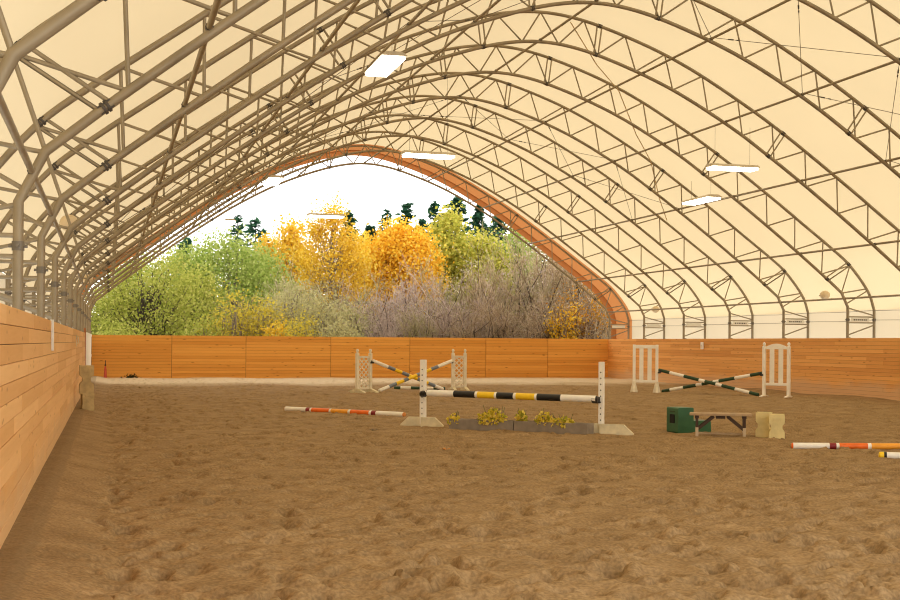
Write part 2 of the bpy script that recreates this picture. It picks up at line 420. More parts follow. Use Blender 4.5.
# ------------------------------------------------------------------ fabric cover
def cover(name, prof, y0, y1, m, sag=.05):
    b = MB(); ys = []
    y = y0
    while y < y1 - 1e-6: ys.append(y); y += S / 6
    ys.append(y1)
    n = len(prof); vs = []
    for y in ys:
        ph = (y / S) % 1.0; g = 4 * ph * (1 - ph) * sag
        for i, (d, z) in enumerate(prof):
            a = prof[max(0, i - 1)]; c = prof[min(n - 1, i + 1)]; tx, tz = c[0] - a[0], c[1] - a[1]; L = math.hypot(tx, tz)
            vs.append((CX + d + tz / L * g * (1 if True else 0), y, z + EYE - tx / L * g))
    fs = [(j * n + i, j * n + i + 1, (j + 1) * n + i + 1, (j + 1) * n + i) for j in range(len(ys) - 1) for i in range(n - 1)]
    b.add(vs, fs, 0, True); return b.build(name, m)
OFF = .05
def offset(h, o):
    out = []
    for i, p in enumerate(h):
        a = h[max(0, i - 1)]; c = h[min(len(h) - 1, i + 1)] if i < len(h) - 1 else (-h[i - 1][0], h[i - 1][1])
        tx, tz = c[0] - a[0], c[1] - a[1]; L = math.hypot(tx, tz); out.append((p[0] + tz / L * o, p[1] - tx / L * o))
    return out
oc = offset(OUT_H, OFF)
structure(cover('ceiling', full(oc), 1.0, 13.93 * S, FABRIC), 'cream translucent fabric membrane stretched over the arch trusses', 'roof')
for sg, sd in ((-1, 'left'), (1, 'right')):
    prof = [(sg * (10.86 + OFF), -EYE), (sg * (10.86 + OFF), .3), (sg * oc[0][0], oc[0][1])]
    structure(cover('trim_1' if sg < 0 else 'trim_2', prof, 1.0, 13.93 * S, FABRIC_W, 0.0), 'whitish fabric sidewall curtain hanging behind the %s posts' % sd, 'curtain')
# orange end strip of the roof membrane beyond the last truss
t = thing('roof_end_strip', 'orange fabric strip ending the roof around the arched opening', 'fabric strip', (CX, 13.93 * S, 0))
pf = full([(oc[0][0], -EYE), (oc[0][0], .3)] + oc); m = MB(); vs = []; W_ = .48 * S
for (d, z) in pf:
    for y in (0, W_ / 2, W_): vs.append((d, y, z + EYE))
m.add(vs, [(3 * i + j, 3 * i + j + 1, 3 * i + j + 4, 3 * i + j + 3) for i in range(len(pf) - 1) for j in range(2)], 0, True)
m.build('strip_fabric', VALANCE, t)
pv = full([(a[0] - .22, a[1]) for a in [(oc[0][0], -EYE), (oc[0][0], .3)]] + offset(OUT_H, OFF - .22)); m = MB(); vs = []
for (d, z), (e, y) in zip(pf, pv): vs += [(d, W_, z + EYE), (e, W_ + .02, y + EYE)]
m.add(vs, [(2 * i, 2 * i + 1, 2 * i + 3, 2 * i + 2) for i in range(len(pf) - 1)], 0, False); m.build('hanging_flap', VALANCE, t)
m = MB(); m.tube([Vector((d, W_ + .03, z + EYE)) for d, z in pf], .022, 8); m.build('edge_pipe', STEEL, t)

# ------------------------------------------------------------------ walls
WH = 1.6; BH = WH / 13
def plank_wall(name, m, p0, p1, normal_side, joints=None, rows=13, blen=3.05, thick=.045, stagger=True, cap=None, gap=.006):
    """boards from p0 to p1 (x, y), face on the given side"""
    p0, p1 = Vector((*p0, 0)), Vector((*p1, 0)); L = (p1 - p0).length; dr = (p1 - p0) / L; nn = Vector((-dr.y, dr.x, 0)) * normal_side
    rot = Matrix((dr, nn, Vector((0, 0, 1)))).transposed()
    b = MB(); h = WH / rows
    for r in range(rows):
        if joints: cuts = list(joints)
        else:
            st = (0 if not stagger else random.choice([0, .25, .5, .75]) * blen); cuts = [0]; x = blen - st
            while x < L - .2: cuts.append(x); x += blen
            cuts.append(L)
        for a, c in zip(cuts, cuts[1:]):
            jt = random.uniform(-.003, .003)
            ctr = p0 + dr * (a + c) / 2 - nn * (thick / 2 + jt) + Vector((0, 0, h * (r + .5)))
            b.bevbox(ctr, (c - a - (.016 if joints else gap), thick, h - gap), gap * .7, rot)
    b.box(p0 + dr * L / 2 - nn * (thick + .003) + Vector((0, 0, WH / 2 - .01)), (L, .004, WH - .04), rot, 1)
    if cap: b.bevbox(p0 + dr * L / 2 - nn * .03 + Vector((0, 0, WH + .012)), (L, .09, .024), .005, rot, 0)
    return b.build(name, [m, BENCH_D])
XL, XR = -.612, 19.35
YL = 35.0
structure(plank_wall('wall_left', WOOD_L, (XL, YL), (XL, -3.0), 1, gap=.004, thick=.018), 'tan plank kickboard wall along the left side', 'wall')
structure(plank_wall('wall_right', WOOD_R, (XR, -3.0), (XR, YEND + .05), 1, rows=16, gap=.0035, thick=.018), 'reddish plank kickboard wall along the right side', 'wall')
fj = [-.612, 2.23, 4.93, 8.12, 11.19, 14.24, 16.80, 19.39]
fw = plank_wall('wall_back', WOOD_F, (XL, YEND), (19.39, YEND), -1, joints=[x - XL for x in fj], rows=15, gap=.004)
structure(fw, 'orange plank kickboard wall in seven panels across the open far end', 'wall')
# end of left wall: brown post and white panel
b = MB(); b.bevbox((0, 0, .86), (.05, .16, 1.72), .008)
tag(b.build('gate_post', BRIGHTPOST, None, (XL - .005, YL + .10, 0)), 'reddish brown timber post where the left plank wall ends', 'post')
t = thing('white_gate', 'white panel gate filling the gap between left plank wall and far wall', 'gate', (XL, (YL + .25 + YEND) / 2, 0))
Lg = YEND - YL - .30
b = MB(); b.bevbox((-.012, 0, .86), (.02, Lg, 1.52), .004); b.build('gate_panel', WHITEP, t)
for z in (.14, .86, 1.58):
    b = MB(); b.bevbox((.002, 0, z), (.012, Lg, .09), .003); b.build('gate_rail', WHITEP, t)
# white upright strip and small hook on the left wall
b = MB(); b.bevbox((0, 0, 0), (.012, .05, .34), .003); b.tube([(.012, 0, -.17), (.012, 0, .17)], .009, 6)
Yw = XL / -.045
def wallpt_left(u):
    x = (u - 450) / F; c, s = math.cos(TH), math.sin(TH); d = XL / (x * c + s); return d * (c - x * s), d
y_, d_ = wallpt_left(51)
tag(b.build('wall_strip', WHITEP, None, (XL + .008, y_, EYE + .06)), 'short white upright strip fixed to the left plank wall', 'strip')
y_, d_ = wallpt_left(76)
b = MB(); b.tube([(0, 0, .1), (.03, 0, .07), (.04, 0, -.02), (.02, 0, -.06)], .009, 6); b.bevbox((0, 0, 0), (.014, .05, .22), .003)
tag(b.build('wall_hook', W_BASE, None, (XL + .008, y_, EYE)), 'small pale hook plate high on the left plank wall, beyond the white strip', 'hook')
# outlet box on right wall
t = thing('outlet_box', 'small white outlet box near the top of the right plank wall', 'outlet', (XR - .03, 39.4, 1.36))
b = MB(); b.bevbox((0, 0, 0), (.06, .16, .24), .012); b.build('cover', OUTLET, t)
b = MB(); b.bevbox((-.034, 0, -.02), (.01, .08, .10), .004); b.build('flap', W_PAINT2, t)

# ------------------------------------------------------------------ sand footing
def ground():
    ys = [-5.0, -3.0, -1.0, 1, 3, 4.5, 5.2]; y = 5.6
    while y < YEND + .02: ys.append(y); y += .008 + .0030 * y
    ys.append(YEND + .05); ys = np.array(ys)
    xs = np.concatenate([np.arange(XL - .05, 5.5, .027), np.arange(5.5, 12, .05), np.arange(12, XR + .1, .08)])
    X, Y = np.meshgrid(xs, ys); Z = np.zeros_like(X); rng = np.random.RandomState(3)
    for wl, amp in ((3.1, .010), (1.3, .006), (.62, .0045), (.3, .003)):
        for _ in range(7):
            a = rng.uniform(0, 2 * PI); ph = rng.uniform(0, 2 * PI); k = 2 * PI / (wl * rng.uniform(.7, 1.4))
            fade = np.clip(1.4 - Y * .03 / wl, .25, 1)
            Z += amp * .42 * fade * np.sin(k * (X * math.cos(a) + Y * math.sin(a)) + ph)
    nd = 13000
    dx = rng.uniform(-.4, 19.0, nd); dy = 5.2 + 41.5 * rng.uniform(0, 1, nd) ** 1.5
    for x0, y0 in zip(dx, dy):
        big = rng.uniform() < .25; r = rng.uniform(.08, .13) if big else rng.uniform(.05, .085); dep = rng.uniform(.015, .04) if big else rng.uniform(.055, .11); an = rng.uniform(0, PI)
        R = r * 3.6
        i0, i1 = np.searchsorted(ys, [y0 - R, y0 + R]); j0, j1 = np.searchsorted(xs, [x0 - R, x0 + R])
        if i1 - i0 < 2 or j1 - j0 < 2: continue
        px, py = X[i0:i1, j0:j1] - x0, Y[i0:i1, j0:j1] - y0
        u = px * math.cos(an) + py * math.sin(an); v = -px * math.sin(an) + py * math.cos(an)
        q = (u / r) ** 2 + (v / (r * .75)) ** 2
        Z[i0:i1, j0:j1] += -dep * np.exp(-q * q) + dep * .14 * np.exp(-((np.sqrt(((u - .5 * r) / r) ** 2 + (v / r) ** 2) - 1.7) ** 2) * 3.0)
    # sand banked along the left wall with a raked edge
    bank = .15 * np.clip((.05 - X) / .55, 0, 1) * np.clip(1.25 - Y / 60, .45, 1)
    sm = np.clip((X + .12) / .12, 0.12, 1); Z = Z * sm + bank
    Z += .05 * np.clip((Y - 44) / 3, 0, 1)
    Z += .07 * np.clip((X - 18.8) / .6, 0, 1) * (.6 + .4 * np.sin(Y * 1.3))
    n = len(xs); vs = np.stack([X, Y, Z], -1).reshape(-1, 3)
    idx = np.arange(len(ys) * n).reshape(len(ys), n)
    fs = np.stack([idx[:-1, :-1], idx[:-1, 1:], idx[1:, 1:], idx[1:, :-1]], -1).reshape(-1, 4)
    me = bpy.data.meshes.new('floor'); me.vertices.add(len(vs)); me.vertices.foreach_set('co', vs.ravel())
    me.loops.add(fs.size); me.loops.foreach_set('vertex_index', fs.ravel().astype(np.int32))
    me.polygons.add(len(fs)); me.polygons.foreach_set('loop_start', np.arange(0, fs.size, 4, dtype=np.int32)); me.polygons.foreach_set('loop_total', np.full(len(fs), 4, np.int32))
    me.polygons.foreach_set('use_smooth', np.ones(len(fs), bool)); me.update(); me.validate()
    return me, xs, ys, Z
SAND = bpy.data.materials.new('sand_footing'); SAND.use_nodes = True
nt = SAND.node_tree; n = nt.nodes; L = nt.links.new; b = n['Principled BSDF']; b.inputs['Roughness'].default_value = .95; b.inputs['Specular IOR Level'].default_value = .1
tc = n.new('ShaderNodeTexCoord')
def noise(scale, detail, dist=0, vec=None):
    q = n.new('ShaderNodeTexNoise'); q.inputs['Scale'].default_value = scale; q.inputs['Detail'].default_value = detail; q.inputs['Distortion'].default_value = dist
    L(vec or tc.outputs['Object'], q.inputs['Vector']); return q
n1 = noise(2.2, 5, .0); n2 = noise(.35, 3); n3 = noise(38, 4)
r1 = n.new('ShaderNodeValToRGB'); r1.color_ramp.elements[0].position = .28; r1.color_ramp.elements[1].position = .72
r1.color_ramp.elements[0].color = (.28, .182, .088, 1); r1.color_ramp.elements[1].color = (.40, .272, .140, 1); L(n1.outputs['Fac'], r1.inputs[0])
r3 = n.new('ShaderNodeValToRGB'); r3.color_ramp.elements[0].position = .35; r3.color_ramp.elements[1].position = .68
r3.color_ramp.elements[0].color = (.66, .64, .62, 1); r3.color_ramp.elements[1].color = (1.18, 1.17, 1.15, 1); L(n3.outputs['Fac'], r3.inputs[0])
mm = n.new('ShaderNodeMixRGB'); mm.blend_type = 'MULTIPLY'; mm.inputs[0].default_value = .8; L(r1.outputs[0], mm.inputs[1]); L(r3.outputs[0], mm.inputs[2])
# paler band by the far wall: daylight from the open end painted into the sand
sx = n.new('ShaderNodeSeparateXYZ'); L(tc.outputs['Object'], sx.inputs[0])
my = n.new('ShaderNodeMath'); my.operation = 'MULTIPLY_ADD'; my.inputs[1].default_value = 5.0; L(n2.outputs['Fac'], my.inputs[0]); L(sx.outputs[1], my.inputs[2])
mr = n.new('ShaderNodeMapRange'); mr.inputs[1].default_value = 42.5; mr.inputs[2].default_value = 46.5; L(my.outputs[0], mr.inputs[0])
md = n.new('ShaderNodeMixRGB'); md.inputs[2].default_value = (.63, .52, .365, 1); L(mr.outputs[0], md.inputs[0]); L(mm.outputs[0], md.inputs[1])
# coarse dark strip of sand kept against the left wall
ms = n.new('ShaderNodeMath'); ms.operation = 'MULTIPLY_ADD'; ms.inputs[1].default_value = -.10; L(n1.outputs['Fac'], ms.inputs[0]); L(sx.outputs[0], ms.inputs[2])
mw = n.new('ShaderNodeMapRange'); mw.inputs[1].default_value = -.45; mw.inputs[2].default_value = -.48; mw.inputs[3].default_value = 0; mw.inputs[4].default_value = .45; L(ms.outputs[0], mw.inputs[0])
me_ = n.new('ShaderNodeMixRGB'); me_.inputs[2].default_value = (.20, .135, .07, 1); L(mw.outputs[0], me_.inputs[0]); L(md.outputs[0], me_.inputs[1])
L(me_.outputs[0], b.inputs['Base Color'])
nb = noise(40, 6, .2); nb2 = noise(11, 4)
ab = n.new('ShaderNodeMath'); ab.operation = 'MULTIPLY_ADD'; ab.inputs[1].default_value = 2.0; L(nb2.outputs['Fac'], ab.inputs[0]); L(nb.outputs['Fac'], ab.inputs[2])
bp = n.new('ShaderNodeBump'); bp.inputs['Strength'].default_value = .45; bp.inputs['Distance'].default_value = .02
L(ab.outputs[0], bp.inputs['Height']); L(bp.outputs[0], b.inputs['Normal'])
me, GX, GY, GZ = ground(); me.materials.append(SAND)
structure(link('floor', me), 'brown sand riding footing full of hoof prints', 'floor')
def gz(x, y):
    i = min(max(int(np.searchsorted(GY, y)), 1), len(GY) - 1); j = min(max(int(np.searchsorted(GX, x)), 1), len(GX) - 1)
    return float(GZ[i - 1:i + 1, j - 1:j + 1].mean())
def gmin(x, y, r=.25):
    i0, i1 = np.searchsorted(GY, [y - r, y + r]); j0, j1 = np.searchsorted(GX, [x - r, x + r]); return float(np.median(GZ[i0:i1 + 1, j0:j1 + 1]))

# ------------------------------------------------------------------ poles
def pole(name, p, q, r, bands, label, endmat=None, group='jump poles', fit=True):
    """striped pole from p to q; bands = [(fraction end, material)]"""
    p, q = Vector(p), Vector(q); c = (p + q) / 2; mats = []; b = MB(); s = 0
    for fr, m in bands:
        if m not in mats: mats.append(m)
        a, e = p.lerp(q, s) - c, p.lerp(q, fr) - c
        b.tube([a, e], r, 12, mats.index(m), cap=False); s = fr
    em = endmat or bands[0][1]
    if em not in mats: mats.append(em)
    dv = (q - p).normalized()
    for e, sg in ((p - c, -1), (q - c, 1)):
        b.tube([e, e + dv * .012 * sg, e + dv * .02 * sg], [r, r * .92, r * .5], 12, mats.index(em))
    return tag(b.build(name, mats, None, c), label, 'pole', group)

# ---- main jump: two standards, one pole, flower boxes
def standard(label, loc, rz, height, Ls, pw=.09):
    t = thing('jump_standard', label, 'jump standard', loc, rz, 'jump standards of the nearest jump')
    b = MB(); b.bevbox((0, 0, height / 2 + .02), (pw, pw, height - .04), .006); po = b.build('post', W_PAINT, t)
    for k in range(int((height - .25) / .092)):
        h = MB(); z = .22 + .092 * k
        h.tube([(0, -pw / 2 - .0015, z), (0, -pw / 2, z)], .011, 8)
        h.tube([(-pw / 2 - .0015, 0, z), (-pw / 2, 0, z)], .011, 8); h.build('pin_hole', BLACK, po)
    for sg in (-1, 1):
        b = MB(); L2 = Ls[sg > 0]; L1 = max(L2 - .15, L2 * .6)
        if sg < 0: poly = [(-L2, 0), (-L2, .035 if L2 > .2 else .14), (-L1, .165), (.0, .165), (.0, 0)]
        else: poly = [(0, 0), (0, .165), (L1, .165), (L2, .035), (L2, 0)]
        b.prism(poly, 1, -.09 + (.05 if sg < 0 else -.005), -.045 + (.05 if sg < 0 else -.005)); b.build('foot', W_BASE, t)
    b = MB(); b.bevbox((0, .13, .06), (.09, .30, .12), .008); b.build('cross_foot', W_BASE, t)
    return t
lz = lambda p: (p.x, p.y, gmin(p.x, p.y) - .015)
pL, pR = at(423.5, 21.3), at(601.8, 19.75)
hL, hR = 1.12, 1.12
ang = math.atan2(pR.y - pL.y, pR.x - pL.x)
sL = standard('white pin-holed jump standard at the left end of the black, yellow and white pole', lz(pL), ang + .12, hL, (.40, .40))
sR = standard('white pin-holed jump standard at the right end of the black, yellow and white pole', lz(pR), ang + .05, hR, (.16, .54), .078)
dirv = (pR - pL).normalized(); nrm = Vector((dirv.y, -dirv.x, 0))
zL, zR = .565, .56
cupL = pL + nrm * .055 + Vector((0, 0, zL)); cupR = pR + nrm * .055 + Vector((0, 0, zR))
for s_, sg in ((sL, 1), (sR, -1)):
    b = MB(); zc = .56 if sg > 0 else .535; b.bevbox((sg * .03, -.056, zc - .005), (.05, .016, .10), .004)
    pr_ = [(-.066, .02), (-.055, -.03), (.0, -.056), (.055, -.03), (.066, .02), (.058, .02), (.045, -.02), (0, -.046), (-.045, -.02), (-.058, .02)]
    b.prism([(p - .115, z + zc) for p, z in pr_], 0, *((.01, .10) if sg > 0 else (-.10, -.01))); b.bevbox((sg * .03, -.115, zc), (.03, .10, .08), .008)
    b.build('jump_cup', CUP, s_)
zp = .545
A = pL + dirv * .165 + nrm * .13 + Vector((0, 0, sL.location.z + zp + .03)); B = pR - dirv * .03 + nrm * .13 + Vector((0, 0, sR.location.z + zp + .0))
pole('jump_pole', A, B, .054, [(.168, W_PAINT), (.299, BLACK), (.314, W_PAINT), (.417, YELLOW), (.43, W_PAINT), (.53, BLACK), (.545, W_PAINT), (.655, YELLOW), (.668, W_PAINT), (.804, BLACK), (1, W_PAINT)],
     'black, yellow and white pole across the nearest jump over the flower boxes', CUP)
# flower boxes
def leafmesh(nl, rad, h, seed, size=(.045, .085)):
    rg = np.random.RandomState(seed); b = MB()
    for _ in range(nl):
        a = rg.uniform(0, 2 * PI); r = rad * math.sqrt(rg.uniform()); c = Vector((r * math.cos(a), r * math.sin(a) * min(.6, .2 / rad) - .04, -.03 + h * rg.uniform(.05, 1) * (1 - .5 * r / rad)))
        leaf(b, c, rg, rg.uniform(*size))
    return b
def leaf(b, c, rg, s, up=0.0):
    d = Vector(rg.normal(size=3)); d.z += up; d.normalize(); e = d.cross(Vector(rg.normal(size=3))).normalized()
    a = d * s; w = e * s * .38
    b.add([c - a * .5, c + w - a * .05, c + a * .5, c - w - a * .05], [(0, 1, 2, 3)], 0)
PL_Y = leaf_mat('yellow_green_leaves', (.34, .36, .05), (.84, .66, .08), (.92, .76, .20))
bx0, bx1, bx2 = at(451.5, 20.55), at(517.3, 20.12), at(592, 19.45)
for (p, q, lab) in ((bx0, bx1, 'grey timber flower box under the nearest jump, its left half'), (bx1, bx2, 'grey timber flower box under the nearest jump, its right half')):
    c = (p + q) / 2; Lb = (q - p).length - .03; a = math.atan2(q.y - p.y, q.x - p.x)
    t = thing('flower_box', lab, 'planter', (c.x, c.y, gmin(c.x, c.y) - .01), a, 'flower boxes under the nearest jump')
    for sy in (-1, 1):
        b = MB(); b.bevbox((0, sy * .11, .085), (Lb, .025, .17), .004); b.build('side_board', PLANTER, t)
    for sx_ in (-1, 1):
        b = MB(); b.bevbox((sx_ * (Lb / 2 - .014), 0, .085), (.026, .194, .17), .004); b.build('end_board', PLANTER, t)
    b = MB(); b.box((0, 0, .115), (Lb - .06, .19, .02)); b.build('soil', BENCH_D, t)
def flower(u, d, w, h, nl, seed, label, z0=.115):
    h *= 1.2; nl = int(nl * 1.25)
    c = at(u, d); t = thing('yellow_plant', label, 'plant', (c.x, c.y, gmin(c.x, c.y) + z0), ang, 'yellow leaved plants in the flower boxes')
    leafmesh(nl, w / 2, h, seed).build('foliage', PL_Y, t)
    b = MB(); rg = np.random.RandomState(seed + 50)
    for _ in range(7):
        x = rg.uniform(-w / 2, w / 2) * .8; b.tube([(x * .4, 0, 0), (x * .8, rg.uniform(-.04, .04), h * .4), (x, rg.uniform(-.06, .06), h * rg.uniform(.5, .95))], .004, 4)
    b.build('stem', mat('plant_stem_%d' % seed, (.12, .14, .03), .7), t)
flower(456, 20.48, .24, .17, 60, 1, 'small yellow plant at the left end of the left flower box')
flower(494, 20.26, .50, .25, 240, 2, 'widest bushy yellow plant, in the middle of the left flower box')
flower(523, 20.06, .22, .22, 100, 3, 'yellow plant where the two flower boxes meet')
flower(546, 19.86, .34, .22, 120, 4, 'loose yellow plant in the middle of the right flower box')
flower(563, 19.72, .46, .17, 120, 5, 'low trailing yellow plant near the right end of the flower boxes')

# ---- rear cross jump with lattice wings
def lattice_wing(label, p, q, h):
    c = (p + q) / 2; w = (q - p).length; a = math.atan2(q.y - p.y, q.x - p.x)
    t = thing('lattice_wing', label, 'jump wing', (c.x, c.y, gmin(c.x, c.y) - .01), a, 'lattice jump wings')
    for sx_ in (-1, 1):
        b = MB(); b.bevbox((sx_ * w / 2, 0, h / 2 - .03), (.085, .085, h - .06), .006)
        b.tube([(sx_ * w / 2, 0, h - .06), (sx_ * w / 2, 0, h - .03), (sx_ * w / 2, 0, h), (sx_ * w / 2, 0, h + .04), (sx_ * w / 2, 0, h + .06)], [.03, .025, .045, .035, .005], 10)
        b.build('post', W_PAINT2, t)
        b = MB(); b.prism([(-.35, 0), (-.35, .03), (-.06, .11), (.06, .11), (.35, .03), (.35, 0)], 0, sx_ * w / 2 - .045, sx_ * w / 2 + .045); b.build('foot', W_BASE, t)
    for z in (.12, h - .17):
        b = MB(); b.bevbox((0, 0, z), (w - .085, .05, .06), .005); b.build('rail', W_PAINT2, t)
    b = MB(); z0, z1 = .15, h - .20; W = w - .09; st = .15; k = -int((z1 - z0) / st) - 1
    while k * st < W + (z1 - z0):
        for sg in (1, -1):
            x0 = -W / 2 + k * st; pts = []
            # segment x = x0 + (z - z0) clipped to the panel
            za = max(z0, z0 + (-W / 2 - x0)); zb = min(z1, z0 + (W / 2 - x0))
            if zb - za > .05:
                xa, xb = x0 + za - z0, x0 + zb - z0
                cc = Vector((sg * (xa + xb) / 2, .008 * sg, (za + zb) / 2)); Ls = math.hypot(xb - xa, zb - za)
                b.box(cc, (Ls, .010, .030), Matrix.Rotation(-sg * PI / 4, 3, 'Y'))
        k += 1
    b.build('lattice_panel', W_PAINT2, t)
    return t
w1 = lattice_wing('cream lattice jump wing left of the blue, yellow and white crossed poles', at(357.5, 35.4), at(370.5, 35.7), 1.16)
w2 = lattice_wing('cream lattice jump wing right of the blue, yellow and white crossed poles', at(453.2, 37.6), at(465.2, 37.7), 1.17)
for w_, sx_ in ((w1, 1), (w2, -1)):
    ww = .36 / 2
    b = MB(); b.bevbox((sx_ * (ww + .065), -.05, .835), (.10, .07, .05), .008); b.bevbox((sx_ * (ww + .055), -.06, .86), (.03, .03, .07), .004); b.build('jump_cup', CUP, w_)
def up(u, d, v):
    """point d metres ahead on column u at the height seen on row v"""
    p = at(u, d); p.z = EYE - (v - (341 + .007 * (u - 109))) / F * d; return p
bl = lambda: [(.20, W_PAINT), (.30, BLUEGREY), (.40, YELLOW), (.50, BLUEGREY), (.62, YELLOW), (.68, BLUEGREY), (.78, YELLOW), (.88, BLUEGREY), (1, W_PAINT)]
g1 = at(443, 37.0); g1.z = gmin(g1.x, g1.y) + .05
g2 = at(380, 35.6); g2.z = gmin(g2.x, g2.y) + .05
pole('jump_pole', up(373.5, 35.75, 361), g1, .05, bl(), 'blue, yellow and white pole sloping down to the right from the left lattice wing', W_PAINT)
pole('jump_pole', up(451.5, 37.4, 361), g2, .05, bl(), 'blue, yellow and white pole sloping down to the left from the right lattice wing', W_PAINT)
q1, q2 = at(395, 38.1), at(445, 37.9)
for q in (q1, q2): q.z = gmin(q.x, q.y) + .045
pole('ground_pole', q1, q2, .045, [(.12, GREEN), (.33, W_PAINT), (.55, GREEN), (.78, W_PAINT), (1, GREEN)], 'dark green and white pole lying on the sand between the lattice wings', GREEN)

# ---- right cross jump with slatted wings
def slat_wing(label, p, q, h, flared, arched):
    c = (p + q) / 2; w = (q - p).length; a = math.atan2(q.y - p.y, q.x - p.x)
    t = thing('slatted_wing', label, 'jump wing', (c.x, c.y, gmin(c.x, c.y) - .01), a, 'slatted jump wings')
    for sx_ in (-1, 1):
        b = MB(); x = sx_ * w / 2
        b.bevbox((x, 0, h / 2 - .02), (.085, .085, h - .04), .008)
        if arched: b.tube([(x, 0, h - .04), (x, 0, h - .02), (x, 0, h + .01), (x, 0, h + .045), (x, 0, h + .07)], [.035, .028, .045, .036, .006], 10)
        b.build('post', W_PAINT, t)
        b = MB()
        if flared:
            b.prism([(x - .11, 0), (x - .11, .03), (x - .055, .27), (x - .045, .34), (x + .045, .34), (x + .055, .27), (x + .11, .03), (x + .11, 0)], 1, -.06, .06)
            b.prism([(-.22, 0), (-.22, .03), (-.06, .24), (.06, .24), (.22, .03), (.22, 0)], 0, x - .03, x + .03)
        else:
            b.prism([(-.24, 0), (-.24, .02), (-.06, .05), (.06, .05), (.24, .02), (.24, 0)], 0, x - .035, x + .035)
        b.build('foot', W_PAINT2 if flared else W_PAINT, t)
    zt, zb = (h - .02 if arched else h - .08), .34
    b = MB(); W = w - .085
    if arched:
        n_ = 12; poly = [(-W / 2, zt - .10)] + [(-W / 2 + W * i / n_, zt - .04 + .09 * math.sin(PI * i / n_)) for i in range(n_ + 1)] + [(W / 2, zt - .10)]
        b.prism(poly, 1, -.025, .025)
    else: b.bevbox((0, 0, zt - .02), (W, .05, .10), .006)
    b.build('top_rail', W_PAINT, t)
    b = MB(); b.bevbox((0, 0, zb), (W, .05, .07), .006); b.build('bottom_rail', W_PAINT, t)
    for x in (-w * .18, w * .18):
        b = MB(); b.bevbox((x, 0, (zt + zb) / 2 - .02), (w * .185, .028, zt - zb - .03), .004); b.build('slat', W_PAINT, t)
    return t
w3 = slat_wing('white slatted jump wing with flared feet left of the green and white crossed poles', at(634.3, 36.9), at(657.0, 36.8), 1.44, True, False)
w4 = slat_wing('white slatted jump wing with arched top right of the green and white crossed poles', at(764.3, 34.4), at(788.9, 34.0), 1.40, False, True)
for w_, sx_, hw, z in ((w3, 1, .335, .60), (w4, -1, .335, .585)):
    b = MB(); b.bevbox((sx_ * (hw + .06), -.03, z), (.09, .08, .05), .008); b.bevbox((sx_ * (hw + .09), -.06, z + .035), (.05, .02, .07), .004); b.build('jump_cup', CUP, w_)
gb = lambda: [(.115, GREEN), (.265, W_PAINT), (.42, GREEN), (.48, W_PAINT), (.59, GREEN), (.65, W_PAINT), (.78, GREEN), (.92, W_PAINT), (1, GREEN)]
e1 = at(758.5, 34.65); e1.z = gmin(e1.x, e1.y) + .04
e2 = at(663, 36.9); e2.z = gmin(e2.x, e2.y) + .04
pole('jump_pole', up(659.5, 36.9, 370), e1, .047, gb(), 'green and white pole sloping down to the right from the flared-foot wing', GREEN)
pole('jump_pole', up(763, 34.75, 373), e2, .047, gb(), 'green and white pole sloping down to the left from the arched-top wing', GREEN)

# ---- ground poles
def gpole(name, p, q, r, *a, **k):
    for w in (p, q): w.z = gmin(w.x, w.y, .15) + r - .012
    return pole(name, p, q, r, *a, **k)
gpole('ground_pole', at(286.5, 25.8), at(404.5, 23.7), .048, [(.19, W_PAINT), (.225, MAROON), (.24, W_PAINT), (.395, RED), (.41, W_PAINT), (.555, ORANGE), (.575, W_PAINT), (.73, RED), (.748, W_PAINT), (.785, MAROON), (1, W_PAINT)],
      'orange, red and white pole lying alone left of the nearest jump', WOODEND)
gpole('ground_pole', at(793.5, 17.25), at(972, 17.1), .043, [(.205, W_PAINT), (.243, MAROON), (.26, W_PAINT), (.42, RED), (.44, W_PAINT), (.60, ORANGE), (.62, W_PAINT), (.77, RED), (.79, W_PAINT), (.82, MAROON), (1, W_PAINT)],
      'white, red and orange pole lying on the sand beside the pale blocks', RED)
gpole('ground_pole', at(881, 15.72), at(1070, 15.22), .043, [(.02, YELLOW), (.035, BLACK), (.20, W_PAINT), (.33, BLACK), (.45, YELLOW), (.6, BLACK), (.8, YELLOW), (1, W_PAINT)],
      'white pole with yellow and black tip, nearest of all poles on the sand', YELLOW)

# ---- mounting block
c = at(679.8, 20.4)
t = thing('mounting_block', 'green stepped mounting block with a dark opening, behind the small bench', 'mounting block', (c.x, c.y, gmin(c.x, c.y) - .01), math.radians(5))
b = MB(); b.prism([(-.11, 0), (-.125, .03), (-.125, .395), (-.11, .41), (.14, .41), (.155, .395), (.155, 0)], 1, -.18, .18); b.build('tall_step', MBGREEN, t)
b = MB(); b.prism([(.157, 0), (.157, .20), (.46, .20), (.475, .185), (.485, 0)], 1, -.17, .17); b.build('low_step', MBGREEN, t)
b = MB(); b.bevbox((-.127, 0.0, .23), (.012, .15, .14), .003); o = b.build('opening', HOLE, t); o['label'] = 'dark square opening in the end'
b = MB(); b.bevbox((-.127, 0.0, .345), (.010, .15, .02), .003); b.build('hand_grip', GREEN, t)
